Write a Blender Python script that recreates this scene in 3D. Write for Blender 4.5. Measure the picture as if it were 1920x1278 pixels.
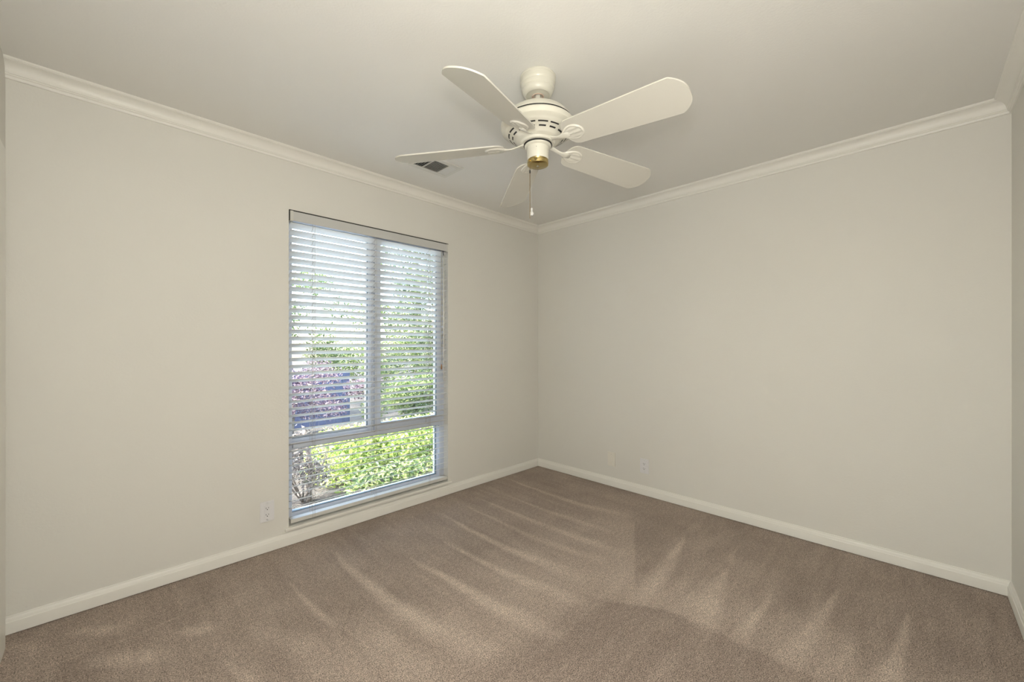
import bpy, bmesh, math, random
import numpy as np
from mathutils import Vector, Matrix

for o in list(bpy.data.objects):
    bpy.data.objects.remove(o, do_unlink=True)
scene = bpy.context.scene
COL = scene.collection
PI = math.pi

# ------------------------------------------------------------------ camera
CAM = Vector((-3.1297, -2.7406, 1.2301)); YAW = 0.7874
cd = bpy.data.cameras.new('camera'); cam = bpy.data.objects.new('camera', cd); COL.objects.link(cam)
cam.location = CAM
cam.rotation_euler = (PI / 2, 0, -YAW)
cd.sensor_width = 36.0
cd.lens = 759.0 / 1920 * 36.0
cd.shift_y = 8.75 / 1920
cd.clip_start = 0.01; cd.clip_end = 200
scene.camera = cam

# ------------------------------------------------------------------ sky, sun, flash, exposure
world = bpy.data.worlds.new('world'); scene.world = world; world.use_nodes = True
wn = world.node_tree.nodes; wl = world.node_tree.links
bg = wn['Background']
sky = wn.new('ShaderNodeTexSky'); sky.sky_type = 'NISHITA'
sky.sun_disc = False; sky.sun_elevation = math.radians(48); sky.sun_rotation = math.radians(-60)
sky.air_density = 1.0; sky.dust_density = 2.5; sky.ozone_density = 1.0
wl.new(sky.outputs[0], bg.inputs[0]); bg.inputs[1].default_value = 1.8

sd = bpy.data.lights.new('sun', 'SUN'); sun = bpy.data.objects.new('sun', sd); COL.objects.link(sun)
sd.energy = 20.0; sd.angle = math.radians(0.6); sd.color = (1.0, 0.95, 0.86)
sun.rotation_euler = Vector((0.62, -0.28, -0.95)).to_track_quat('-Z', 'Y').to_euler()

# the photographer's flash head beside the camera
fd = bpy.data.lights.new('flash', 'POINT'); flash = bpy.data.objects.new('flash', fd); COL.objects.link(flash)
flash.location = (-2.99, -2.67, 1.50); fd.energy = 44; fd.shadow_soft_size = 0.085; fd.color = (1.0, 0.975, 0.93)
# added soft fill lamp beside the camera; there is no doorway here
ad = bpy.data.lights.new('fill_light', 'AREA'); area = bpy.data.objects.new('fill_light', ad); COL.objects.link(area)
ad.shape = 'RECTANGLE'; ad.size = 1.1; ad.size_y = 1.9; ad.energy = 11; ad.color = (1.0, 0.97, 0.92)
area.location = (-3.38, -2.40, .98)
area.rotation_euler = Vector((1.0, 0.22, 0.36)).to_track_quat('-Z', 'Y').to_euler()

scene.view_settings.view_transform = 'Standard'
scene.view_settings.look = 'None'
scene.view_settings.gamma = 1.0
scene.view_settings.use_curve_mapping = False
scene.view_settings.exposure = 0.05

# ------------------------------------------------------------------ helpers
def tag(o, label=None, cat=None, group=None, kind=None):
    if label: o['label'] = label
    if cat: o['category'] = cat
    if group: o['group'] = group
    if kind: o['kind'] = kind
    return o

def obj(name, bm, mats, parent=None, smooth=False):
    me = bpy.data.meshes.new(name)
    bmesh.ops.recalc_face_normals(bm, faces=bm.faces[:])
    bm.to_mesh(me); bm.free()
    if not isinstance(mats, (list, tuple)): mats = [mats]
    for m in mats: me.materials.append(m)
    if smooth:
        for p in me.polygons: p.use_smooth = True
    o = bpy.data.objects.new(name, me); COL.objects.link(o)
    if parent: o.parent = parent
    return o

def smooth_angle(o, deg=35):
    me = o.data
    for p in me.polygons: p.use_smooth = True
    bm = bmesh.new(); bm.from_mesh(me)
    lim = math.radians(deg)
    for e in bm.edges:
        if len(e.link_faces) == 2 and e.calc_face_angle(0) > lim: e.smooth = False
    bm.to_mesh(me); bm.free()
    return o

def struct(name, bm, m, parent=None):
    o = obj(name, bm, m, parent)
    if parent is None: o['kind'] = 'structure'
    return o

def thing(name, label, cat, loc=(0, 0, 0), group=None, kind=None):
    o = bpy.data.objects.new(name, None); COL.objects.link(o)
    o.location = loc; o.empty_display_size = .05
    return tag(o, label, cat, group, kind)

def box(bm, x0, x1, y0, y1, z0, z1, mi=0, bev=0.0):
    vs = [bm.verts.new(p) for p in ((x0, y0, z0), (x1, y0, z0), (x1, y1, z0), (x0, y1, z0),
                                    (x0, y0, z1), (x1, y0, z1), (x1, y1, z1), (x0, y1, z1))]
    fs = [bm.faces.new([vs[i] for i in f]) for f in
          ((0, 3, 2, 1), (4, 5, 6, 7), (0, 1, 5, 4), (1, 2, 6, 5), (2, 3, 7, 6), (3, 0, 4, 7))]
    for f in fs: f.material_index = mi
    if bev:
        es = list({e for f in fs for e in f.edges})
        r = bmesh.ops.bevel(bm, geom=es, offset=bev, segments=2, affect='EDGES', profile=.7)
        for f in r['faces']: f.material_index = mi
    return fs

def lathe(bm, prof, seg=48, cx=0, cy=0, mi=0, caps=True):
    """prof: list of (r, z)."""
    rings = []
    for r, z in prof:
        if r < 1e-5:
            rings.append([bm.verts.new((cx, cy, z))])
        else:
            rings.append([bm.verts.new((cx + r * math.cos(2 * PI * k / seg), cy + r * math.sin(2 * PI * k / seg), z)) for k in range(seg)])
    for a, b in zip(rings[:-1], rings[1:]):
        for k in range(seg):
            k2 = (k + 1) % seg
            if len(a) == 1 and len(b) == 1: continue
            if len(a) == 1: f = bm.faces.new((a[0], b[k], b[k2]))
            elif len(b) == 1: f = bm.faces.new((a[k], b[0], a[k2]))
            else: f = bm.faces.new((a[k], a[k2], b[k2], b[k]))
            f.material_index = mi
    if caps:
        for r in (rings[0], rings[-1]):
            if len(r) > 1:
                f = bm.faces.new(r); f.material_index = mi

def tube(bm, pts, r, seg=8, mi=0):
    pts = [Vector(p) for p in pts]
    rings = []
    for i, p in enumerate(pts):
        d = (pts[min(i + 1, len(pts) - 1)] - pts[max(i - 1, 0)]).normalized()
        up = Vector((0, 0, 1)) if abs(d.z) < .9 else Vector((1, 0, 0))
        s = d.cross(up).normalized(); t = s.cross(d).normalized()
        rr = r[i] if isinstance(r, (list, tuple)) else r
        rings.append([bm.verts.new(p + (s * math.cos(2 * PI * k / seg) + t * math.sin(2 * PI * k / seg)) * rr) for k in range(seg)])
    for a, b in zip(rings[:-1], rings[1:]):
        for k in range(seg):
            f = bm.faces.new((a[k], a[(k + 1) % seg], b[(k + 1) % seg], b[k])); f.material_index = mi
    for q in (rings[0], rings[-1]):
        f = bm.faces.new(q); f.material_index = mi

def extrude_profile(bm, prof, p0, p1, inward, m0=0.0, m1=0.0):
    """prof (d, z): d = distance from wall, swept from p0 to p1 along the wall foot; inward = room-side normal;
    m0/m1 = +1 shortens that end with d (inside mitre)."""
    p0 = Vector(p0); p1 = Vector(p1); n = Vector(inward); t = (p1 - p0).normalized()
    a = [bm.verts.new(p0 + n * d + t * d * m0 + Vector((0, 0, z))) for d, z in prof]
    b = [bm.verts.new(p1 + n * d - t * d * m1 + Vector((0, 0, z))) for d, z in prof]
    N = len(prof)
    for i in range(N):
        j = (i + 1) % N
        bm.faces.new((a[i], a[j], b[j], b[i]))
    bm.faces.new(a); bm.faces.new(b[::-1])

# ------------------------------------------------------------------ materials
def mat(name, color, rough=.5, metal=0.0, spec=.5, coat=0.0, bump=None, vary=None):
    m = bpy.data.materials.new(name); m.use_nodes = True
    nt = m.node_tree; b = nt.nodes['Principled BSDF']
    b.inputs['Base Color'].default_value = (*color, 1)
    b.inputs['Roughness'].default_value = rough; b.inputs['Metallic'].default_value = metal
    b.inputs['Specular IOR Level'].default_value = spec
    if coat: b.inputs['Coat Weight'].default_value = coat; b.inputs['Coat Roughness'].default_value = .12
    tc = nt.nodes.new('ShaderNodeTexCoord')
    if bump:
        sc, st, dist = bump
        nz = nt.nodes.new('ShaderNodeTexNoise'); nz.inputs['Scale'].default_value = sc; nz.inputs['Detail'].default_value = 4
        nt.links.new(tc.outputs['Object'], nz.inputs['Vector'])
        bp = nt.nodes.new('ShaderNodeBump'); bp.inputs['Strength'].default_value = st; bp.inputs['Distance'].default_value = dist
        nt.links.new(nz.outputs['Fac'], bp.inputs['Height']); nt.links.new(bp.outputs[0], b.inputs['Normal'])
    if vary:
        sc, amt = vary
        n2 = nt.nodes.new('ShaderNodeTexNoise'); n2.inputs['Scale'].default_value = sc; n2.inputs['Detail'].default_value = 5
        nt.links.new(tc.outputs['Object'], n2.inputs['Vector'])
        mp = nt.nodes.new('ShaderNodeMapRange'); mp.inputs[1].default_value = .3; mp.inputs[2].default_value = .7
        mp.inputs[3].default_value = 1 - amt; mp.inputs[4].default_value = 1 + amt
        nt.links.new(n2.outputs['Fac'], mp.inputs[0])
        mx = nt.nodes.new('ShaderNodeVectorMath'); mx.operation = 'SCALE'; mx.inputs[0].default_value = color
        nt.links.new(mp.outputs[0], mx.inputs['Scale']); nt.links.new(mx.outputs[0], b.inputs['Base Color'])
    return m

M_wall = mat('wall_paint', (.755, .74, .685), .75, spec=.25, bump=(90, .14, .004), vary=(1.3, .012))
M_ceil = mat('ceiling_paint', (.82, .81, .77), .85, spec=.2, bump=(120, .14, .004), vary=(1.1, .012))
M_trim = mat('trim_paint', (.84, .825, .765), .38, spec=.45, bump=(40, .05, .002))
M_plate = mat('plate_plastic', (.78, .775, .78), .35)
M_plate_cream = mat('plate_cream', (.80, .77, .69), .45)
M_dark = mat('slot_dark', (.02, .02, .02), .6)
M_screw = mat('screw_metal', (.55, .52, .45), .35, metal=.8)
M_fan = mat('fan_enamel', (.70, .68, .59), .28, spec=.5, coat=.3)
M_blade = mat('blade_laminate', (.66, .64, .57), .22, spec=.5, coat=.2, bump=(25, .03, .002))
M_iron = mat('bracket_enamel', (.73, .71, .63), .25, coat=.3)
M_brass = mat('polished_brass', (.50, .39, .17), .12, metal=1.0)
M_ring = mat('ring_pinkish', (.68, .52, .42), .4)
M_chain = mat('chain_brass', (.28, .20, .10), .4, metal=.8)
M_cord = mat('white_chain', (.8, .79, .74), .4)
M_vinyl = mat('window_vinyl', (.62, .66, .74), .4)  # white vinyl with the blue of the daylight put into its colour
M_gasket = mat('window_gasket', (.16, .21, .25), .5)
M_shadow_strip = mat('shadow_strip_dark', (.035, .033, .028), .9)  # near-black colour for the painted shadow line around the valance
M_slat = mat('blind_slat', (.82, .83, .82), .38, spec=.45)
M_rail = mat('blind_rail', (.66, .65, .60), .42)
M_head = mat('blind_valance', (.58, .58, .56), .4)
M_ladder = mat('ladder_cord', (.45, .41, .35), .8)
M_tassel = mat('tassel_wood', (.36, .18, .07), .5)
M_vent = mat('vent_metal', (.72, .71, .66), .4)
M_ventdark = mat('vent_louver_dark', (.13, .125, .11), .55)
M_duct = mat('duct_inside', (.03, .03, .028), .9)

def glass_mat(name, tint=(.97, .99, .98)):
    m = bpy.data.materials.new(name); m.use_nodes = True
    nt = m.node_tree; nt.nodes.clear()
    out = nt.nodes.new('ShaderNodeOutputMaterial'); mix = nt.nodes.new('ShaderNodeMixShader')
    tr = nt.nodes.new('ShaderNodeBsdfTransparent'); gl = nt.nodes.new('ShaderNodeBsdfGlossy')
    fr = nt.nodes.new('ShaderNodeFresnel'); fr.inputs[0].default_value = 1.45
    tr.inputs[0].default_value = (*tint, 1); gl.inputs['Roughness'].default_value = .02
    nt.links.new(fr.outputs[0], mix.inputs[0]); nt.links.new(tr.outputs[0], mix.inputs[1]); nt.links.new(gl.outputs[0], mix.inputs[2])
    nt.links.new(mix.outputs[0], out.inputs[0])
    return m
M_glass = glass_mat('pane_glass')
M_pendant = mat('milky_acrylic', (.62, .62, .60), .2)

def leaf_mat(name, c1, c2, c3, trans=.35):
    m = bpy.data.materials.new(name); m.use_nodes = True
    nt = m.node_tree; nt.nodes.clear()
    out = nt.nodes.new('ShaderNodeOutputMaterial'); mix = nt.nodes.new('ShaderNodeMixShader'); mix.inputs[0].default_value = trans
    df = nt.nodes.new('ShaderNodeBsdfPrincipled'); df.inputs['Roughness'].default_value = .38
    tl = nt.nodes.new('ShaderNodeBsdfTranslucent')
    at = nt.nodes.new('ShaderNodeAttribute'); at.attribute_name = 'leaf_rand'
    cr = nt.nodes.new('ShaderNodeValToRGB'); e = cr.color_ramp.elements
    e[0].color = (*c1, 1); e[1].color = (*c3, 1); mm = e.new(.5); mm.color = (*c2, 1)
    nt.links.new(at.outputs['Fac'], cr.inputs[0])
    nt.links.new(cr.outputs[0], df.inputs['Base Color']); nt.links.new(cr.outputs[0], tl.inputs[0])
    nt.links.new(df.outputs[0], mix.inputs[1]); nt.links.new(tl.outputs[0], mix.inputs[2]); nt.links.new(mix.outputs[0], out.inputs[0])
    return m
L_lime = leaf_mat('leaf_lime', (.08, .18, .03), (.40, .50, .10), (.78, .80, .40), .4)
L_green = leaf_mat('leaf_green', (.03, .07, .02), (.14, .21, .06), (.46, .50, .22), .4)
L_deep = leaf_mat('leaf_deep', (.02, .045, .03), (.10, .15, .06), (.38, .42, .20), .35)
L_twig = leaf_mat('leaf_greybrown', (.04, .035, .035), (.12, .10, .09), (.34, .30, .26), .2)
L_plum = leaf_mat('leaf_plum', (.035, .02, .05), (.14, .08, .12), (.62, .46, .46), .35)
M_bark = mat('bark', (.17, .14, .12), .9, bump=(18, .8, .03), vary=(9, .3))
M_soil = mat('mulch', (.05, .042, .036), .95, bump=(22, .9, .04), vary=(7, .35))
M_fence = mat('fence_shade_blue', (.075, .085, .15), .7, bump=(14, .3, .01), vary=(5, .15))  # bluish open shade mixed into the board colour

# ------------------------------------------------------------------ room dimensions
H = 2.44; XL = -3.430; YN = -3.0753
WX0, WX1, WZ0, WZ1 = -2.331, -1.129, 0.112, 2.072
T = 0.16

# carpet floor --------------------------------------------------------
STROKES = [  # polyline of floor points, start half-width, end half-width, strength
    ([(-2.166, -.30), (-2.177, -.62), (-2.165, -.90), (-2.13, -1.20), (-2.06, -1.50)], .012, .085, .95),
    ([(-1.885, -.68), (-1.862, -.95), (-1.835, -1.28), (-1.79, -1.62)], .012, .075, 1.0),
    ([(-1.63, -.66), (-1.61, -.95), (-1.58, -1.30), (-1.53, -1.60)], .01, .06, .85),
    ([(-1.40, -.30), (-1.41, -.70), (-1.40, -1.05), (-1.36, -1.45)], .01, .06, .9),
    ([(-1.18, -.30), (-1.19, -.75), (-1.18, -1.15), (-1.12, -1.45)], .008, .05, .6),
    ([(-1.008, -.22), (-1.005, -.70), (-1.0, -1.12), (-.96, -1.5)], .01, .05, .75),
    ([(-.80, -.30), (-.80, -.80), (-.78, -1.30)], .006, .05, .55),
    ([(-.507, -.12), (-.54, -.55), (-.52, -.90), (-.48, -1.25)], .012, .05, .8),
    ([(-2.452, -.44), (-2.45, -.60), (-2.43, -.82), (-2.40, -.98)], .006, .03, .75),
    ([(-2.33, -1.05), (-2.30, -1.3), (-2.30, -1.5)], .05, .12, .35),
    ([(-3.225, -.17), (-3.13, -.26), (-3.08, -.30)], .03, .06, .75),
    ([(-2.90, -.50), (-2.80, -.565)], .045, .05, .85),
    ([(-3.15, -.47), (-3.06, -.55), (-2.98, -.62)], .05, .07, .9),
    ([(-3.33, -.39), (-3.08, -.395), (-2.78, -.35), (-2.55, -.42)], .007, .007, .45),
    ([(-3.39, -.10), (-3.33, -.22)], .03, .04, .45),
    ([(-2.80, -.82), (-2.77, -.95), (-2.74, -1.05)], .008, .03, .6),
    ([(-2.66, -.70), (-2.60, -.85), (-2.52, -1.02)], .05, .1, .35),
    # swaths pulled from the right-hand wall
    ([(-.50, -1.69), (-.80, -1.735), (-1.05, -1.78), (-1.25, -1.81)], .012, .075, .95),
    ([(-.70, -2.0), (-.92, -2.03), (-1.12, -2.05), (-1.25, -2.06)], .01, .09, .9),
    ([(-.44, -1.97), (-.55, -1.99), (-.67, -2.01)], .006, .03, .5),
    ([(-.80, -2.235), (-1.0, -2.235), (-1.17, -2.225), (-1.27, -2.21)], .008, .04, .75),
    ([(-.50, -2.46), (-.75, -2.44), (-1.0, -2.42), (-1.25, -2.39)], .008, .055, .8),
    ([(-.53, -2.715), (-.75, -2.70), (-.95, -2.685), (-1.18, -2.645)], .008, .055, .85),
    ([(-.95, -2.55), (-1.18, -2.53)], .03, .05, .4),
]
def smoothstep(a, b, x):
    t = np.clip((x - a) / (b - a), 0, 1); return t * t * (3 - 2 * t)

def vnoise(x, y, s, seed):
    rs = np.random.RandomState(seed); g = rs.rand(128, 128)
    u = x * s + 37.3; v = y * s + 51.7
    i = np.floor(u).astype(int); j = np.floor(v).astype(int); a = u - i; b = v - j
    a = a * a * (3 - 2 * a); b = b * b * (3 - 2 * b)
    G = lambda p, q: g[p % 128, q % 128]
    return (G(i, j) * (1 - a) + G(i + 1, j) * a) * (1 - b) + (G(i, j + 1) * (1 - a) + G(i + 1, j + 1) * a) * b

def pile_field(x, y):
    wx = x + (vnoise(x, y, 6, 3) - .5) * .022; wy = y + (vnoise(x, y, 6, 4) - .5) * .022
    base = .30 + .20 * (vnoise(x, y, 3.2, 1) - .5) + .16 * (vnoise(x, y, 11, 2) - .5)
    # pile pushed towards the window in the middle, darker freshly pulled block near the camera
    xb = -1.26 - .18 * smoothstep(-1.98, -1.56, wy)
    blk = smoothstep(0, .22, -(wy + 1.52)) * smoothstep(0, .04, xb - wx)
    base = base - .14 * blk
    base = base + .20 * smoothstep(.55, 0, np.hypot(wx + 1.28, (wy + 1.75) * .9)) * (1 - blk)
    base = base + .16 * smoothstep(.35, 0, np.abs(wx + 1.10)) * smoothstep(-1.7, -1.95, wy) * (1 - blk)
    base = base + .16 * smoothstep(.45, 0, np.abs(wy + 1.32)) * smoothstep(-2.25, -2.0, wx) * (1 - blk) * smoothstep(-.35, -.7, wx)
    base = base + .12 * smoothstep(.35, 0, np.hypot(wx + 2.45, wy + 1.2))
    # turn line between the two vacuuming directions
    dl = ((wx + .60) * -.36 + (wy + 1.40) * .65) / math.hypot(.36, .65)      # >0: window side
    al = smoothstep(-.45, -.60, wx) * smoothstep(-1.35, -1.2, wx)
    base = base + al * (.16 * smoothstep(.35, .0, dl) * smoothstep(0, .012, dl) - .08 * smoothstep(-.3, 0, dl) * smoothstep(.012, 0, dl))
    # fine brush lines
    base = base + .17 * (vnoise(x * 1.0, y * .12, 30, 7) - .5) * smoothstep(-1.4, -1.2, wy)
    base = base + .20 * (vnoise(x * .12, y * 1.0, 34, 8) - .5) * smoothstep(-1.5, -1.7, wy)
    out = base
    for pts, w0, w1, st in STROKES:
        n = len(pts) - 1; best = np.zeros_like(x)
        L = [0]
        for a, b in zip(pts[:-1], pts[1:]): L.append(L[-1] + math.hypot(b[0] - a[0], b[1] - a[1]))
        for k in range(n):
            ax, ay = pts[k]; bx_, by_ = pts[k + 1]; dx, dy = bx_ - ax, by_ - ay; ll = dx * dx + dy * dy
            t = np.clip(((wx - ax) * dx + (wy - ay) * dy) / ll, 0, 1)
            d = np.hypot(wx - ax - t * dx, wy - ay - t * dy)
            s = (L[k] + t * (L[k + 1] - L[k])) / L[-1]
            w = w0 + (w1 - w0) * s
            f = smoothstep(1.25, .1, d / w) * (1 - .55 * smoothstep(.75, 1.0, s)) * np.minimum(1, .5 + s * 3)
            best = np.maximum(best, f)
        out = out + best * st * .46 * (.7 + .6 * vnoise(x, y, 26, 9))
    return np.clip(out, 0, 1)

def build_floor():
    nx, ny = 420, 400
    xs = np.linspace(XL, 0, nx); ys = np.linspace(YN, 0, ny)
    X, Y = np.meshgrid(xs, ys)
    co = np.zeros((nx * ny, 3)); co[:, 0] = X.ravel(); co[:, 1] = Y.ravel()
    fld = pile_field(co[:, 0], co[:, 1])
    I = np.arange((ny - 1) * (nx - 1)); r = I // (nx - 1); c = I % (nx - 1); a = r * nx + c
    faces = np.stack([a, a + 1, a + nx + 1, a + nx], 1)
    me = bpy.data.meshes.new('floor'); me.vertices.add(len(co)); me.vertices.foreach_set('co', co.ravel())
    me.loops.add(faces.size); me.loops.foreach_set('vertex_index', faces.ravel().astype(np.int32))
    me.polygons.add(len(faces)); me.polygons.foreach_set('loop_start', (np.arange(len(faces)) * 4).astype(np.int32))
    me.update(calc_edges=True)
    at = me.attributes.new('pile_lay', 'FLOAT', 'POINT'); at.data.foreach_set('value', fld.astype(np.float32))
    m = bpy.data.materials.new('carpet'); m.use_nodes = True; nt = m.node_tree; N = nt.nodes; Lk = nt.links
    b = N['Principled BSDF']; b.inputs['Roughness'].default_value = 1.0; b.inputs['Specular IOR Level'].default_value = .05
    b.inputs['Sheen Weight'].default_value = .15
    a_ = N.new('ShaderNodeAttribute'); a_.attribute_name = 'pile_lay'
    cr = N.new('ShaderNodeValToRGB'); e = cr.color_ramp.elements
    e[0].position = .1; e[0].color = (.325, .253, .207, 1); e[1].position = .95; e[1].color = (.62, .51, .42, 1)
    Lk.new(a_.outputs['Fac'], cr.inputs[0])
    tc = N.new('ShaderNodeTexCoord')
    n1 = N.new('ShaderNodeTexNoise'); n1.inputs['Scale'].default_value = 230; n1.inputs['Detail'].default_value = 3; n1.inputs['Roughness'].default_value = .7
    Lk.new(tc.outputs['Object'], n1.inputs['Vector'])
    mr = N.new('ShaderNodeMapRange'); mr.inputs[1].default_value = .36; mr.inputs[2].default_value = .64; mr.inputs[3].default_value = .28; mr.inputs[4].default_value = 1.74
    Lk.new(n1.outputs['Fac'], mr.inputs[0])
    n3 = N.new('ShaderNodeTexNoise'); n3.inputs['Scale'].default_value = 55; n3.inputs['Detail'].default_value = 2
    Lk.new(tc.outputs['Object'], n3.inputs['Vector'])
    mr3 = N.new('ShaderNodeMapRange'); mr3.inputs[1].default_value = .3; mr3.inputs[2].default_value = .7; mr3.inputs[3].default_value = .84; mr3.inputs[4].default_value = 1.14
    Lk.new(n3.outputs['Fac'], mr3.inputs[0])
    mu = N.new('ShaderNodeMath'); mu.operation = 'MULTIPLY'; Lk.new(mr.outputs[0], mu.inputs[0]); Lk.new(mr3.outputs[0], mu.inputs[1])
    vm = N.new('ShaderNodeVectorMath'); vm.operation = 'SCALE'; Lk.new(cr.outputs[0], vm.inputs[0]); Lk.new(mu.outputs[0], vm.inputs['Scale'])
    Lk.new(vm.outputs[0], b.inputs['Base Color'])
    bp = N.new('ShaderNodeBump'); bp.inputs['Strength'].default_value = .8; bp.inputs['Distance'].default_value = .006
    Lk.new(n1.outputs['Fac'], bp.inputs['Height']); Lk.new(bp.outputs[0], b.inputs['Normal'])
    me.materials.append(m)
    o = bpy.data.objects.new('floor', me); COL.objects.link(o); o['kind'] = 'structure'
build_floor()

# walls, ceiling --------------------------------------------------------
bm = bmesh.new(); box(bm, XL - T, T, YN - T, T, H, H + .12); struct('ceiling', bm, M_ceil)
bm = bmesh.new()
box(bm, XL - T, WX0, 0, T, -.3, H); box(bm, WX1, T, 0, T, -.3, H)
box(bm, WX0, WX1, 0, T, -.3, WZ0 - .02); box(bm, WX0, WX1, 0, T, WZ1, H)
struct('wall_window', bm, M_wall)
bm = bmesh.new(); box(bm, 0, T, YN - T, 0, -.3, H); struct('wall_right', bm, M_wall)
bm = bmesh.new(); box(bm, XL - T, T, YN - T, YN, -.3, H); struct('wall_back', bm, M_wall)
bm = bmesh.new(); box(bm, XL - T, XL, YN, 0, -.3, H); struct('wall_left', bm, M_wall)
bm = bmesh.new(); box(bm, XL - T, T, YN - T, T, -.05, -.001); struct('unseen_floor_slab', bm, M_soil).name = 'unseen_subfloor'  # unseen slab under the carpet, not a trim piece

crown = [(0, H - .0732), (.006, H - .0732), (.0085, H - .0715), (.0105, H - .066), (.0105, H - .0615), (.0135, H - .0605), (.0155, H - .058), (.0155, H - .0545), (.018, H - .0535)]
for k in range(1, 9):
    a = k / 9 * PI / 2
    crown.append((.018 + .033 * (1 - math.cos(a)), H - .0535 + .040 * math.sin(a)))
crown += [(.052, H - .0125), (.0545, H - .0115), (.0545, H - .009), (.058, H - .0075), (.0605, H - .004), (.0612, H), (0, H)]
base = [(0, .004), (.0142, .004), (.0142, .050), (.0135, .0535), (.0115, .0555), (.0105, .0590), (.0098, .0640), (.0080, .0690), (.0062, .0720), (.0058, .0765), (.0045, .0785), (0, .0785)]
bm = bmesh.new(); extrude_profile(bm, crown, (XL, 0, 0), (0, 0, 0), (0, -1, 0), 0, 1); smooth_angle(struct('trim_1', bm, M_trim), 25)
bm = bmesh.new(); extrude_profile(bm, crown, (0, 0, 0), (0, YN, 0), (-1, 0, 0), 1, 1); smooth_angle(struct('trim_2', bm, M_trim), 25)
bm = bmesh.new(); extrude_profile(bm, crown, (0, YN, 0), (XL, YN, 0), (0, 1, 0), 1, 0); smooth_angle(struct('trim_3', bm, M_trim), 25)
bm = bmesh.new(); extrude_profile(bm, base, (XL, 0, 0), (0, 0, 0), (0, -1, 0), 0, 1); smooth_angle(struct('baseboard_window', bm, M_trim), 25)
bm = bmesh.new(); extrude_profile(bm, base, (0, 0, 0), (0, YN, 0), (-1, 0, 0), 1, 1); smooth_angle(struct('baseboard_right', bm, M_trim), 25)
bm = bmesh.new(); extrude_profile(bm, base, (0, YN, 0), (XL, YN, 0), (0, 1, 0), 1, 0); smooth_angle(struct('baseboard_back', bm, M_trim), 25)
# thin closet door edge against the left wall
bm = bmesh.new(); box(bm, XL, XL + .013, -.95, -.118, 0.0, 2.03, bev=.002); struct('door_1', bm, M_trim)

# ------------------------------------------------------------------ window
win = bpy.data.objects.new('window_1', None); COL.objects.link(win); win['kind'] = 'structure'
win.location = (-1.73, .08, .112)
def wpart(name, bm, m, parent=None):
    o = obj(name, bm, m, parent or win)
    if parent is None: o.matrix_parent_inverse = Matrix.Translation(-Vector(win.location))
    return o
FY0, FY1 = .060, .125
bm = bmesh.new()     # reveal lining of the opening is the wall itself; outer vinyl frame
box(bm, WX0, WX0 + .036, FY0, FY1, WZ0, WZ1); box(bm, WX1 - .046, WX1, FY0, FY1, WZ0, WZ1)
box(bm, WX0 + .036, WX1 - .046, FY0, FY1, WZ1 - .045, WZ1); box(bm, WX0 + .036, WX1 - .046, FY0, FY1, WZ0, WZ0 + .038)
box(bm, WX0 + .036, WX1 - .046, FY0, FY1, .572, .618)          # mid rail
box(bm, WX0 + .036, WX1 - .046, FY0 - .022, FY0 + .001, .583, .606)
box(bm, WX1 - .061, WX1 - .046, FY0 + .02, FY1, WZ0 + .038, .572)
box(bm, WX0 + .036, WX1 - .061, FY0 + .02, FY1, WZ0 + .038, WZ0 + .052)
wpart('window_frame', bm, M_vinyl)
bm = bmesh.new()     # fixed left light: meeting stile
box(bm, -1.785, -1.735, .078, .118, .618, 2.027); box(bm, -1.777, -1.765, .071, .078, .618, 2.027)
box(bm, -2.295, -1.785, .082, .118, .618, .634)
wpart('fixed_stile', bm, M_vinyl)
bm = bmesh.new()     # sliding right sash
box(bm, -1.742, -1.697, .055, .080, .618, 2.027); box(bm, -1.206, -1.175, .055, .080, .618, 2.027)
box(bm, -1.697, -1.206, .055, .080, .618, .655); box(bm, -1.697, -1.206, .055, .080, 1.99, 2.027)
sash = wpart('sliding_sash', bm, M_vinyl)
def gasket(x0, x1, z0, z1, y):
    g = .005; bm = bmesh.new()
    box(bm, x0, x0 + g, y, y + .003, z0, z1); box(bm, x1 - g, x1, y - .012, y + .026, z0, z1)
    box(bm, x0 + g, x1 - g, y - .012, y + .026, z0, z0 + g); box(bm, x0 + g, x1 - g, y, y + .003, z1 - g, z1)
    return bm
for x0, x1, z0, z1, y in ((-2.295, -1.785, .634, 2.027, .098), (-1.697, -1.206, .655, 1.99, .068), (-2.295, -1.190, .164, .572, .098)):
    bm = bmesh.new(); box(bm, x0, x1, y, y + .004, z0, z1); wpart('glass_pane', bm, M_glass)
    wpart('glazing_gasket', gasket(x0, x1, z0, z1, y - .004), M_gasket)
bm = bmesh.new()
box(bm, -2.356, -1.104, -.026, .0, .0945, .1125, bev=.006); box(bm, WX0 + .001, WX1 - .001, -.004, FY0, .0925, .1125)
wpart('window_sill', bm, M_trim)

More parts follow.
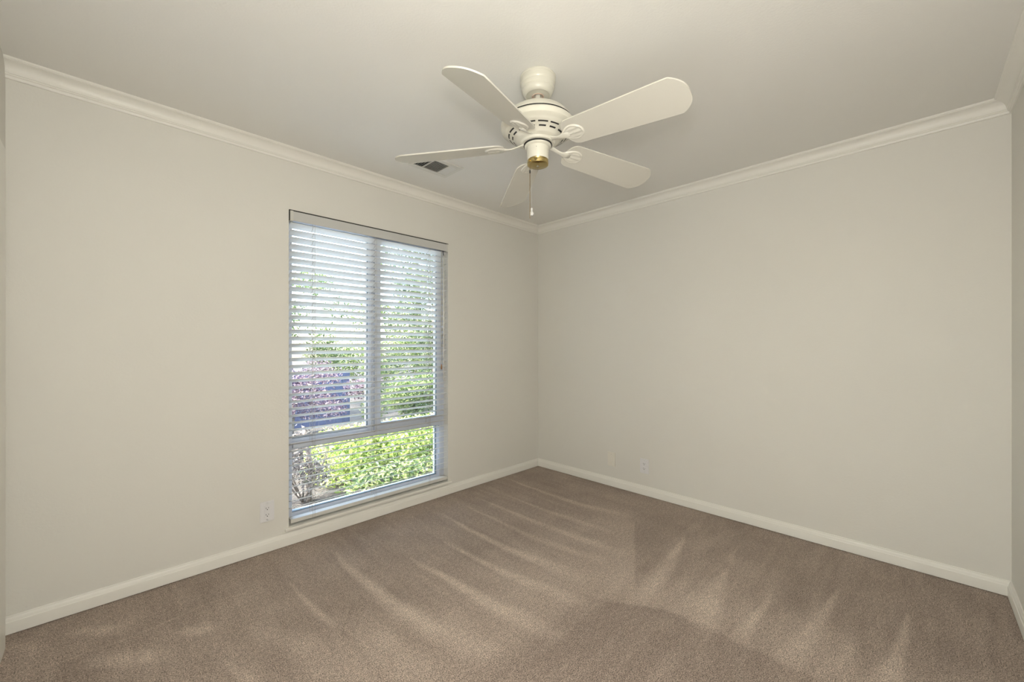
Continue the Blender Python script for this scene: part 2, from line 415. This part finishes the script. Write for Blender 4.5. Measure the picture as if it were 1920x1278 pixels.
# ------------------------------------------------------------------ blind
bl = thing('window_blind', 'white horizontal slat blind hanging in the tall window', 'blind', (-1.73, .02, 2.07))
def bpart(name, bm, m, parent=None, **k):
    o = obj(name, bm, m, parent or bl, **k)
    if parent is None: o.matrix_parent_inverse = Matrix.Translation(-Vector(bl.location))
    return o
BX0, BX1 = WX0 + .006, WX1 - .006
bm = bmesh.new()
box(bm, BX0 + .018, BX1 - .012, -.008, .001, 2.006, 2.064, bev=.002)
bpart('valance', bm, M_head)
for a_, b_ in ((BX0, BX0 + .018), (BX1 - .012, BX1)):
    bm = bmesh.new(); box(bm, a_, b_, -.0095, .045, 2.003, 2.066, bev=.0015); bpart('end_bracket', bm, M_rail)
bm = bmesh.new(); box(bm, BX0 + .018, BX1 - .012, .003, .048, 2.012, 2.062); bpart('headrail', bm, M_vinyl)
bm = bmesh.new(); box(bm, WX0 + .001, WX1 - .001, -.0055, .040, 2.0645, 2.0718); box(bm, WX0 + .0005, BX0 - .0008, -.0045, .040, 2.006, 2.0645); bpart('shadow_strip', bm, M_shadow_strip)  # dark strips standing in for the shadow line above and left of the valance
TH = math.radians(21); SW = .0625; ST = .0028; PITCH = .0442; NS = 41
def slat_bm():
    bm = bmesh.new(); n = 6
    top, bot = [], []
    for k in range(n + 1):
        u = -SW / 2 + SW * k / n; crown_ = .0012 * (1 - (2 * u / SW) ** 2)
        top.append((u, crown_ + ST / 2)); bot.append((u, crown_ - ST / 2))
    top[0] = (top[0][0], top[0][1] - .0006); top[-1] = (top[-1][0], top[-1][1] - .0006)
    prof = top + bot[::-1]
    x0, x1 = BX0 + .003 + 1.73, BX1 - .009 + 1.73
    # local y axis: u = -SW/2 is the room edge (raised), u = +SW/2 the glass edge
    def P(x, q):
        u, w = q; return (x, u * math.cos(TH) + w * math.sin(TH), -u * math.sin(TH) + w * math.cos(TH))
    a = [bm.verts.new(P(x0, q)) for q in prof]; b = [bm.verts.new(P(x1, q)) for q in prof]
    for i in range(len(prof)):
        j = (i + 1) % len(prof); bm.faces.new((a[i], a[j], b[j], b[i]))
    bm.faces.new(a); bm.faces.new(b[::-1])
    return bm
slat = obj('slat', slat_bm(), M_slat, bl)
SYC = -.004 + SW / 2 * math.cos(TH); SZ0 = 1.994 - SW / 2 * math.sin(TH)
slats = [slat]
for i in range(1, NS):
    s = slat.copy(); COL.objects.link(s); s.parent = bl; slats.append(s)
for i, s in enumerate(slats):
    s.location = (0, SYC - .02, SZ0 - i * PITCH - 2.07)
bm = bmesh.new(); box(bm, BX0 + .004, BX1 - .004, -.004, .046, .1285, .1530, bev=.004); bpart('bottom_rail', bm, M_rail)
for cx_ in (-2.186, -1.765, -1.310):
    bm = bmesh.new()
    yf, yb = -.0055, .049
    for dx in (-.006, .006):
        tube(bm, [(cx_ + dx, yf, 2.01), (cx_ + dx, yf, .130)], .0009, 5)
    for dx in (-.006, .006):
        tube(bm, [(cx_ + dx, yb, 2.01), (cx_ + dx, yb, .150)], .0009, 5)
    for i in range(NS):
        z = SZ0 - i * PITCH
        tube(bm, [(cx_, yf, z + SW / 2 * math.sin(TH) - .003), (cx_, yb, z - SW / 2 * math.sin(TH) - .003)], .0008, 4)
    bpart('ladder_cord', bm, M_ladder)
bm = bmesh.new(); tube(bm, [(-1.181, -.012, 1.965), (-1.181, -.012, .945)], .0042, 8); wand = bpart('tilt_wand', bm, M_cord, smooth=True)
bm = bmesh.new(); tube(bm, [(-1.183, -.004, 2.004), (-1.186, -.010, 1.995), (-1.181, -.012, 1.962)], .0030, 6); bpart('wand_hook', bm, M_dark)
bm = bmesh.new()
tube(bm, [(-1.200, -.011, 2.004), (-1.2015, -.011, 1.075)], .0011, 5); tube(bm, [(-1.204, -.011, 2.004), (-1.2025, -.011, 1.075)], .0011, 5)
bpart('lift_cord', bm, M_ladder)
bm = bmesh.new(); lathe(bm, [(.002, 1.082), (.004, 1.075), (.0055, 1.06), (.0065, 1.045), (.005, 1.038), (.0, 1.038)], 12, -1.202, -.011)
bpart('cord_tassel', bm, M_tassel, smooth=True)

# ------------------------------------------------------------------ outlets
def outlet(loc, rz, label, gfci=True, cream=False, blank=False, cat='outlet', name='wall_outlet'):
    t = thing(name, label, cat, loc); t.rotation_euler = (0, 0, rz)
    # local: x across the plate, -y out of the wall, z up, origin at the plate centre on the wall
    m = M_plate_cream if cream else M_plate
    bm = bmesh.new(); box(bm, -.0370, .0370, -.0068, 0, -.0595, .0595, bev=.0022); obj('cover_plate', bm, m, t)
    for z in ((.048, -.048) if not blank else (.042, -.042)):
        bm = bmesh.new(); n = 12
        vs = [bm.verts.new((.0033 * math.cos(2 * PI * k / n), -.0068, z + .0033 * math.sin(2 * PI * k / n))) for k in range(n)]
        v2 = [bm.verts.new((v.co.x, -.0055, v.co.z)) for v in vs]
        bm.faces.new(vs); [bm.faces.new((vs[k], vs[(k + 1) % n], v2[(k + 1) % n], v2[k])) for k in range(n)]
        obj('screw', bm, M_plate if gfci else M_screw, t)
    if blank:
        bm = bmesh.new(); n = 16
        for r0, r1, y0, y1 in ((.0085, .0085, -.006, -.0085), (.0045, .0045, -.0085, -.015)):
            a = [bm.verts.new((r0 * math.cos(2 * PI * k / n), y0, -.027 + r0 * math.sin(2 * PI * k / n))) for k in range(n)]
            b = [bm.verts.new((r1 * math.cos(2 * PI * k / n), y1, -.027 + r1 * math.sin(2 * PI * k / n))) for k in range(n)]
            bm.faces.new(b); [bm.faces.new((a[k], a[(k + 1) % n], b[(k + 1) % n], b[k])) for k in range(n)]
        obj('cable_jack', bm, M_plate_cream, t)
        return t
    bm = bmesh.new()
    if gfci: box(bm, -.0165, .0165, -.0085, -.0055, -.0335, .0335, bev=.001)
    else:
        for z in (.0195, -.0195): box(bm, -.0165, .0165, -.0085, -.0055, z - .0135, z + .0135, bev=.003)
    rc = obj('receptacle', bm, M_plate, t)
    if gfci:
        bm = bmesh.new()
        x0, x1, z0, z1, g = -.0172, .0172, -.0342, .0342, .0008
        box(bm, x0, x0 + g, -.0064, -.0058, z0, z1); box(bm, x1 - g, x1, -.0064, -.0058, z0, z1)
        box(bm, x0, x1, -.0064, -.0058, z0, z0 + g); box(bm, x0, x1, -.0064, -.0058, z1 - g, z1)
        obj('receptacle_seam', bm, M_head, t)
    for z in (.0195, -.0195):
        for xa, xb_, za, zb_ in ((-.0078, -.0056, z - .002, z + .0065), (.0056, .0076, z - .0012, z + .0058)):
            bm = bmesh.new(); box(bm, xa, xb_, -.0090, -.0080, za, zb_); obj('prong_slot', bm, M_dark, rc)
        bm = bmesh.new(); n = 10
        vs = [bm.verts.new((.0028 * math.cos(2 * PI * k / n), -.0089, z - .0075 + .0028 * math.sin(2 * PI * k / n))) for k in range(n)]
        bm.faces.new(vs); obj('ground_hole', bm, M_dark, rc)
    return t
outlet((-2.450, 0, .243), 0, 'white duplex outlet on the window wall, left of the window')
outlet((0, -1.163, .2405), -PI / 2, 'white duplex outlet low on the right wall', gfci=False)
outlet((0, -.856, .238), -PI / 2, 'wall-coloured cable plate with a round jack on the right wall, nearer the corner', cream=True, blank=True, gfci=False, cat='cable plate', name='cable_plate')

# ------------------------------------------------------------------ ceiling vent
vent = thing('ceiling_vent', 'white ceiling air register with dark louvers above the window wall', 'air vent', (-1.56, -.455, H))
def vp(name, bm, m):
    return obj(name, bm, m, vent)
VX, VY = .150, .1075   # half sizes
bm = bmesh.new()
hx0, hx1, hy = -.128, .128, .072
box(bm, -VX, hx0, -VY, VY, -.008, 0, bev=.002); box(bm, hx1, VX, -VY, VY, -.008, 0, bev=.002)
box(bm, hx0, hx1, -VY, -hy, -.008, 0, bev=.002); box(bm, hx0, hx1, hy, VY, -.008, 0, bev=.002)
box(bm, -.062, -.056, -hy, hy, -.007, 0); box(bm, .056, .062, -hy, hy, -.007, 0)
vp('vent_frame', bm, M_vent)
bm = bmesh.new(); box(bm, hx0, hx1, -hy, hy, -.0015, -.0005); vp('duct_opening', bm, M_duct)
def louver(x0, x1, y0, y1, tilt_axis, ang, m):
    bm = bmesh.new()
    if tilt_axis == 'x':      # runs along x
        yc = (y0 + y1) / 2; h = .0055
        dy, dz = h * math.cos(ang), h * math.sin(ang)
        q = [(x0, yc - dy, -.0045 - dz), (x1, yc - dy, -.0045 - dz), (x1, yc + dy, -.0045 + dz), (x0, yc + dy, -.0045 + dz)]
    else:
        xc = (x0 + x1) / 2; h = .0055
        dx, dz = h * math.cos(ang), h * math.sin(ang)
        q = [(xc - dx, y0, -.0045 - dz), (xc - dx, y1, -.0045 - dz), (xc + dx, y1, -.0045 + dz), (xc + dx, y0, -.0045 + dz)]
    a = [bm.verts.new(p) for p in q]; b = [bm.verts.new((p[0], p[1], p[2] + .0008)) for p in q]
    bm.faces.new(a); bm.faces.new(b[::-1])
    for k in range(4): bm.faces.new((a[k], a[(k + 1) % 4], b[(k + 1) % 4], b[k]))
    vp('louver', bm, m)
for k in range(10):
    y = -hy + .0072 + k * .0144; louver(-.056, .056, y, y, 'x', math.radians(50), M_vent)
for k in range(5):
    x = -.122 + k * .0135; louver(x, x, -hy, hy, 'y', math.radians(48), M_vent)
for k in range(5):
    x = .068 + k * .0135; louver(x, x, -hy, hy, 'y', math.radians(-20), M_vent)

# ------------------------------------------------------------------ ceiling fan
FAN = (-1.7503, -1.5316, H)
fan = thing('ceiling_fan', 'cream five-blade ceiling fan with brass cap hung from the ceiling', 'ceiling fan', FAN)
fan.rotation_euler = (0, 0, 0)
def fp(name, bm, m, parent=None, sm=True):
    o = obj(name, bm, m, parent or fan)
    if sm: smooth_angle(o, 32)
    return o
def Z(z): return z - H
bm = bmesh.new()
lathe(bm, [(r, Z(z)) for r, z in [(.079, 2.44), (.081, 2.438), (.081, 2.432), (.079, 2.430), (.0795, 2.412), (.0785, 2.407), (.0755, 2.403), (.0755, 2.392), (.0735, 2.385), (.0690, 2.381), (.0680, 2.372), (.064, 2.364), (.057, 2.358), (.053, 2.3565), (.050, 2.3575), (.040, 2.3560), (.0275, 2.3545), (.0260, 2.362)]], 56)
fp('canopy', bm, M_fan)
bm = bmesh.new(); lathe(bm, [(r, Z(z)) for r, z in [(.0270, 2.356), (.0285, 2.3535), (.0260, 2.3515), (.0235, 2.3525), (.0235, 2.362)]], 40, caps=False); fp('hanger_ring', bm, M_ring)
bm = bmesh.new(); lathe(bm, [(.0, Z(2.395)), (.022, Z(2.39)), (.0235, Z(2.378)), (.018, Z(2.366)), (.0125, Z(2.362)), (.0125, Z(2.28))], 32); fp('downrod', bm, M_iron)
bm = bmesh.new(); lathe(bm, [(.0125, Z(2.315)), (.022, Z(2.314)), (.026, Z(2.308)), (.026, Z(2.290)), (.034, Z(2.284))], 32); fp('downrod_collar', bm, M_brass)
bm = bmesh.new()
prof = [(.03, 2.287), (.09, 2.285), (.118, 2.278), (.136, 2.265), (.150, 2.247), (.1565, 2.234)]
lathe(bm, [(r, Z(z)) for r, z in prof], 72, caps=False)
lathe(bm, [(r, Z(z)) for r, z in [(.1565, 2.234), (.1545, 2.2325), (.1545, 2.2285), (.160, 2.227)]], 72, mi=1, caps=False)
prof = [(.160, 2.227), (.1670, 2.220), (.1675, 2.208), (.1650, 2.199), (.158, 2.193), (.150, 2.190), (.146, 2.185), (.142, 2.181), (.135, 2.178), (.118, 2.169), (.103, 2.159), (.098, 2.154), (.094, 2.151), (.088, 2.149), (.080, 2.145), (.077, 2.140), (.074, 2.137), (.060, 2.136), (0, 2.136)]
lathe(bm, [(r, Z(z)) for r, z in prof], 72, caps=False)
def slot(r0, z0, r1, z1, a0, a1):
    n = 8; A, B = [], []
    for k in range(n + 1):
        a = a0 + (a1 - a0) * k / n
        A.append(bm.verts.new((r0 * math.cos(a), r0 * math.sin(a), Z(z0)))); B.append(bm.verts.new((r1 * math.cos(a), r1 * math.sin(a), Z(z1))))
    for k in range(n):
        f = bm.faces.new((A[k], A[k + 1], B[k + 1], B[k])); f.material_index = 1
for k in range(15):
    a = 2 * PI * k / 15 + .10
    if k % 3 == 2:
        pass
    slot(.1335, 2.1768, .1278, 2.1738, a, a + .33)
    slot(.1165, 2.1676, .1108, 2.1637, a + .03, a + .30)
fp('motor_housing', bm, [M_fan, M_dark])
bm = bmesh.new(); lathe(bm, [(r, Z(z)) for r, z in [(.040, 2.140), (.058, 2.134), (.0605, 2.130), (.0600, 2.126), (.0560, 2.1235), (.0495, 2.122), (.0485, 2.070), (.046, 2.066), (0, 2.066)]], 48)
fp('switch_housing', bm, M_fan)
bm = bmesh.new(); lathe(bm, [(r, Z(z)) for r, z in [(.064, 2.1370), (.0645, 2.1325), (.0600, 2.1320)]], 48, caps=False); fp('housing_gap', bm, M_dark)
for a_, zz, rr in ((-1.30, 2.077, .0011), (-1.30, 2.084, .0011), (-1.30, 2.091, .0011), (-1.30, 2.103, .0011), (-2.55, 2.108, .0018)):
    bm = bmesh.new(); lathe(bm, [(0, Z(zz) + rr), (rr, Z(zz)), (0, Z(zz) - rr)], 8, .0489 * math.cos(a_), .0489 * math.sin(a_), caps=False)
    fp('rivet', bm, M_dark)
bm = bmesh.new(); lathe(bm, [(r, Z(z)) for r, z in [(.042, 2.069), (.0462, 2.068), (.0470, 2.0655), (.0462, 2.063), (.0452, 2.0615), (.0475, 2.060), (.0480, 2.050), (.0468, 2.0455), (.043, 2.0435), (.012, 2.0425), (0, 2.0425)]], 56)
fp('brass_cap', bm, M_brass)
bm = bmesh.new(); lathe(bm, [(.0055, Z(2.0428)), (.0060, Z(2.0405)), (.004, Z(2.0388)), (0, Z(2.0385))], 16); fp('cap_screw', bm, M_screw)

# blades
PH0, NB, RT, HW, PT = -1.5629, 5, .6305, .0830, -.2929
ZB = 2.1156 - H; TX, TY, DROOP = .0049, .0199, -.0665
# each blade hangs a little differently: turn, height, pitch, droop
ADJ = [(.0191, .0059, -.0207, .0104), (.0155, .0022, .0125, .0142), (.0141, -.0155, -.0393, -.0217), (.0064, -.0006, .0710, .0160), (.0081, -.0017, -.0151, -.0477)]
def bmap(k, r, s, w=0.0):
    """point of a blade frame: r outward, s across, w normal."""
    d0, d1, d2, d3 = ADJ[k]; phi = PH0 + k * 2 * PI / 5 + d0; pt = PT + d2
    u = Vector((math.cos(phi), math.sin(phi), 0)); v = Vector((-math.sin(phi), math.cos(phi), 0)); z = Vector((0, 0, 1))
    a = v * math.cos(pt) + z * math.sin(pt); n = z * math.cos(pt) - v * math.sin(pt)
    p = u * r + a * s + n * w
    p.z += TX * p.x + TY * p.y + ZB + d1 + (DROOP + d3) * (r - .4)
    return p
def blade_outline():
    pts = []
    for k in range(33):                      # shallow tip arc between softened corners
        t = -1 + 2 * k / 32
        pts.append((RT - .010 + .050 * (1 - abs(t) ** 2.6), t * HW * (1 - .012 * abs(t) ** 20)))
    hw = lambda r: .0700 + (HW - .0700) * (r - .25) / (RT - .25)
    for r in (.58, .45, .33, .235): pts.append((r, hw(r)))
    for k in range(1, 20):
        a = k / 20 * PI
        c_, s_ = math.cos(a), math.sin(a)
        pts.append((.205 - .055 * abs(s_) ** .75, hw(.205) * (abs(c_) ** .8) * (1 if c_ > 0 else -1)))
    for r in (.235, .33, .45, .58): pts.append((r, -hw(r)))
    return pts
OUT = blade_outline()
for k in range(NB):
    bm = bmesh.new(); t = .0055
    n = len(OUT)
    ins = [(r - .0 , s) for r, s in OUT]
    lo = [bm.verts.new(bmap(k, r, s, -t / 2)) for r, s in ins]; hi = [bm.verts.new(bmap(k, r, s, t / 2)) for r, s in ins]
    bm.faces.new(lo); bm.faces.new(hi[::-1])
    es = []
    for i in range(n):
        bm.faces.new((lo[i], lo[(i + 1) % n], hi[(i + 1) % n], hi[i]))
    bl_ = fp('blade', bm, M_blade)
    # shell-shaped bracket under the blade root
    bm = bmesh.new()
    NR, NA = 7, 40
    rc, zc = .196, -t / 2
    grid = []
    def shell_pt(a, q):
        # egg outline, narrow end towards the hub
        ex = math.cos(a); ey = math.sin(a)
        L_ = .048 if ex > 0 else .062
        wv = .040 * (1 - .38 * max(0, -ex) ** 1.5)
        r_ = rc + L_ * ex * q; s_ = wv * ey * q
        dome = .0085 * (1 - q ** 3.0)
        rib = .0016 * math.cos(ey * q * 11) * (1 - q ** 6) if q > .05 else .0016
        rim = .0030 if .82 < q < .97 else 0
        return bmap(k, r_, s_, zc - .0015 - dome * .55 - rib - rim - (0 if q < .999 else -.0015))
    cen = bm.verts.new(shell_pt(0, 0))
    qs = [.18, .36, .54, .70, .80, .86, .94, 1.0]
    prev = None
    for q in qs:
        ring = [bm.verts.new(shell_pt(2 * PI * j / NA, q)) for j in range(NA)]
        for j in range(NA):
            j2 = (j + 1) % NA
            if prev is None: bm.faces.new((cen, ring[j], ring[j2]))
            else: bm.faces.new((prev[j], ring[j], ring[j2], prev[j2]))
        prev = ring
    # arm: from under motor out to the shell, with a bend
    secs = [(.056, 0, .006, .020, .0045), (.078, 0, .004, .014, .004), (.098, 0, -.001, .0095, .0035), (.116, 0, -.005, .0090, .0035), (.132, 0, -.007, .0115, .0035), (.150, 0, -.008, .018, .003), (.175, 0, -.008, .012, .003)]
    rings = []
    for r_, s_, w_, hw_, ht_ in secs:
        rings.append([bm.verts.new(bmap(k, r_, s_ + hw_ * math.cos(2 * PI * j / 12), w_ + ht_ * math.sin(2 * PI * j / 12))) for j in range(12)])
    for A, B in zip(rings[:-1], rings[1:]):
        for j in range(12): bm.faces.new((A[j], A[(j + 1) % 12], B[(j + 1) % 12], B[j]))
    bm.faces.new(rings[0]); bm.faces.new(rings[-1])
    fp('blade_bracket', bm, M_iron, bl_, sm=False)
    for p in bpy.data.objects[bl_.children[0].name].data.polygons: p.use_smooth = True

# pull chains
def cam_right(d): return Vector((math.cos(YAW) * d, -math.sin(YAW) * d, 0))
c1 = cam_right(-.037) - Vector((math.sin(YAW), math.cos(YAW), 0)) * .030
bm = bmesh.new(); zt, zb = Z(2.052), Z(1.795)
tube(bm, [(c1.x, c1.y, zt), (c1.x, c1.y, zb)], .0010, 5)
n = 64
for i in range(n):
    z = zt + (zb - zt) * i / n
    lathe(bm, [(0, z + .0016), (.0017, z + .0008), (.0017, z - .0008), (0, z - .0016)], 6, c1.x, c1.y, caps=False)
ch = fp('pull_chain', bm, M_chain)
bm = bmesh.new(); lathe(bm, [(.0, Z(2.012)), (.003, Z(2.009)), (.0036, Z(2.003)), (.003, Z(1.997)), (0, Z(1.994))], 10, c1.x, c1.y, caps=False); fp('chain_connector', bm, M_dark, ch)
bm = bmesh.new()
p0 = c1 * 1.0; tube(bm, [(c1.x * .82, c1.y * .82, Z(2.056)), (c1.x * 1.12, c1.y * 1.12, Z(2.052))], .0042, 10); fp('chain_outlet', bm, M_brass, ch)
c2 = cam_right(-.026) + Vector((math.sin(YAW), math.cos(YAW), 0)) * .035
bm = bmesh.new(); tube(bm, [(c2.x, c2.y, Z(2.05)), (c2.x, c2.y, Z(1.862))], .0003, 5); ch2 = fp('pull_cord', bm, M_cord)
bm = bmesh.new(); lathe(bm, [(.0, Z(1.866)), (.005, Z(1.863)), (.0045, Z(1.852)), (.004, Z(1.848)), (.009, Z(1.842)), (.010, Z(1.836)), (.006, Z(1.829)), (0, Z(1.827))], 16, c2.x, c2.y, caps=False)
fp('pendant', bm, M_pendant, ch2)

# ------------------------------------------------------------------ garden outside
bm = bmesh.new(); box(bm, -14, 22, T, 40, -.62, -.32); struct('ground', bm, M_soil).name = 'terrain'
bpy.data.objects['terrain'].name = 'ground'

def leaves_mesh(name, centers, size, rng, up_bias=.35, wr=.42):
    n = len(centers)
    d = rng.normal(size=(n, 3)); d[:, 2] = d[:, 2] * .6 - .15; d /= np.linalg.norm(d, axis=1)[:, None]
    nr = rng.normal(size=(n, 3)); nr[:, 2] += up_bias * 3
    s = np.cross(d, nr); s /= np.linalg.norm(s, axis=1)[:, None] + 1e-9
    nn = np.cross(s, d)
    L = size * rng.uniform(.65, 1.25, n)[:, None]; W = L * wr
    b0 = centers; tip = centers + d * L; mid = centers + d * L * .5 - nn * L * .08
    l = mid + s * W / 2 + nn * L * .12; r = mid - s * W / 2 + nn * L * .12
    co = np.stack([b0, l, tip, r, mid], 1).reshape(-1, 3)
    i = np.arange(n)[:, None] * 5
    tri = np.concatenate([i + [0, 4, 1], i + [4, 2, 1], i + [0, 3, 4], i + [3, 2, 4]], 1).reshape(-1)
    me = bpy.data.meshes.new(name); me.vertices.add(len(co)); me.vertices.foreach_set('co', co.ravel().astype(np.float32))
    me.loops.add(len(tri)); me.loops.foreach_set('vertex_index', tri.astype(np.int32))
    me.polygons.add(len(tri) // 3); me.polygons.foreach_set('loop_start', (np.arange(len(tri) // 3) * 3).astype(np.int32))
    me.update(calc_edges=True)
    at = me.attributes.new('leaf_rand', 'FLOAT', 'POINT'); at.data.foreach_set('value', np.repeat(rng.rand(n), 5).astype(np.float32))
    return me

def cloud(rng, n, blobs, shell=.55):
    """blobs: (cx, cy, cz, rx, ry, rz)"""
    w = np.array([b[3] * b[4] + b[3] * b[5] for b in blobs]); w /= w.sum()
    idx = rng.choice(len(blobs), n, p=w); B = np.array(blobs)[idx]
    d = rng.normal(size=(n, 3)); d /= np.linalg.norm(d, axis=1)[:, None]
    rr = rng.uniform(shell, 1, n) ** .8
    return B[:, :3] + d * B[:, 3:] * rr[:, None]

def plant(name, label, cat, loc, blobs, n, size, m, seed, group=None, stems=(), wr=.42, shell=.5):
    rng = np.random.RandomState(seed)
    t = thing(name, label, cat, loc, group)
    c = cloud(rng, n, blobs, shell)
    me = leaves_mesh('foliage', c, size, rng, wr=wr); me.materials.append(m)
    o = bpy.data.objects.new('foliage', me); COL.objects.link(o); o.parent = t
    for st in stems:
        bm = bmesh.new(); pts, rad = st; tube(bm, pts, rad, 9); obj('trunk', bm, M_bark, t, smooth=True)
    return t

G0 = -.32
def blobs_rand(seed, n, sx, sy, z0, z1, r):
    R = random.Random(seed); out = []
    for k in range(n):
        out.append((R.uniform(-sx, sx), R.uniform(-sy, sy), R.uniform(z0, z1), r * R.uniform(.7, 1.2), r * R.uniform(.7, 1.1), r * R.uniform(.6, 1.0)))
    return out
# low lime-green hedge just outside
plant('garden_hedge', 'bright lime-green leafy hedge low outside the window', 'hedge', (-.30, 2.05, G0),
      [(x, random.Random(int(x * 50)).uniform(-.12, .12), .22, .34, .42, .40) for x in np.arange(-.95, 2.4, .22)], 30000, .056, L_lime, 11,
      stems=[([(x, 0, 0), (x + .05, .05, .5)], [.02, .012]) for x in (-.6, .2, 1.0, 1.7)], wr=.5, shell=.62)
plant('ground_shrub', 'dark green shrub at the foot of the lime-green hedge', 'shrub', (-1.05, 1.25, G0),
      [(x, 0, .10, .2, .22, .20) for x in np.arange(-.25, .75, .2)], 1500, .07, L_green, 12, wr=.4)
# plum tree at left
plant('plum_tree', 'purple-leaved plum tree outside the left half of the window', 'tree', (-1.10, 3.5, G0),
      blobs_rand(5, 28, 1.0, .35, .62, 1.32, .22) , 10500, .042, L_plum, 13,
      stems=[([(-.2, 0, 0), (-.17, .0, .6), (-.05, 0, 1.0), (.05, 0, 1.2)], [.045, .038, .030, .012]),
             ([(-.18, 0, .55), (-.40, .05, 1.0), (-.5, .1, 1.2)], [.025, .018, .008]),
             ([(-.1, 0, 1.0), (.2, .05, 1.15), (.40, .1, 1.25)], [.02, .014, .008])], wr=.5, shell=.3)
# greener trees further back
plant('garden_tree', 'loose yellow-green tree beyond the plum tree', 'tree', (-.6, 6.9, G0),
      blobs_rand(8, 34, 1.15, .8, .9, 3.2, .42), 15000, .075, L_green, 14, 'garden trees beyond the window',
      stems=[([(0, 0, 0), (.05, 0, 1.2), (-.1, 0, 3.0)], [.09, .07, .03])], shell=.3)
plant('garden_tree', 'dense dark green tree behind the right pane', 'tree', (2.4, 5.6, G0),
      blobs_rand(9, 30, .95, .7, .9, 3.9, .42), 15000, .07, L_deep, 15, 'garden trees beyond the window',
      stems=[([(.15, 0, 0), (.17, 0, 1.2), (.1, 0, 3.0)], [.085, .07, .03]), ([(.42, .1, 0), (.45, .1, 1.4), (.6, 0, 2.6)], [.05, .04, .02])], shell=.3)
plant('garden_tree', 'tall pale green tree rising highest behind the right pane', 'tree', (4.2, 9.0, G0),
      blobs_rand(10, 34, 1.9, 1.0, 2.2, 7.2, .7), 14000, .11, L_green, 16, 'garden trees beyond the window',
      stems=[([(0, 0, 0), (.05, 0, 2.2), (-.1, 0, 6.0)], [.14, .11, .03])], shell=.3)
plant('garden_bush', 'yellow-green bush between the plum tree and the dark tree', 'bush', (1.0, 3.75, G0),
      blobs_rand(21, 16, .55, .30, .35, .85, .30), 7000, .07, L_green, 17, shell=.4)
plant('garden_bush', 'grey-green bush low behind the right pane', 'bush', (2.7, 7.4, G0),
      blobs_rand(22, 20, 1.6, .5, .4, 1.9, .5), 8000, .10, L_green, 18, shell=.4)
plant('twiggy_shrub', 'sparse grey-brown twiggy shrub left of the lime-green hedge', 'shrub', (-1.80, 1.55, G0),
      blobs_rand(31, 9, .22, .22, .2, .62, .16), 1700, .045, L_twig, 19, shell=.2,
      stems=[([(.10, 0, 0), (.12, 0, .35), (.05, 0, .75)], [.028, .022, .012])] +
            [([(.05, .02, 0), (.05 + .25 * math.cos(a), .2 * math.sin(a), .38), (.05 + .34 * math.cos(a), .3 * math.sin(a), .66)], [.010, .006, .003]) for a in (0.3, 1.2, 2.2, 3.1, 4.0, 5.2)])
plant('garden_bush', 'small pale green bush at the right end of the board fence', 'bush', (.62, 4.85, G0),
      [(0, 0, z, .28, .25, .3) for z in (.3, .7, 1.1, 1.5)], 3500, .05, L_green, 23, shell=.3)
# board fence, the blue of sky-lit shade put into its colour
f = thing('garden_fence', 'board fence tinted with blue shade behind the plum tree', 'fence', (-.7, 5.0, G0))
for i in range(18):
    bm = bmesh.new(); x = -1.7 + i * .145; box(bm, x, x + .138, 0, .02, .05, 1.02 + .004 * (i % 3), bev=.003); obj('board', bm, M_fence, f)
for z in (.25, .85):
    bm = bmesh.new(); box(bm, -1.7, .90, .02, .06, z, z + .09); obj('rail', bm, M_fence, f)
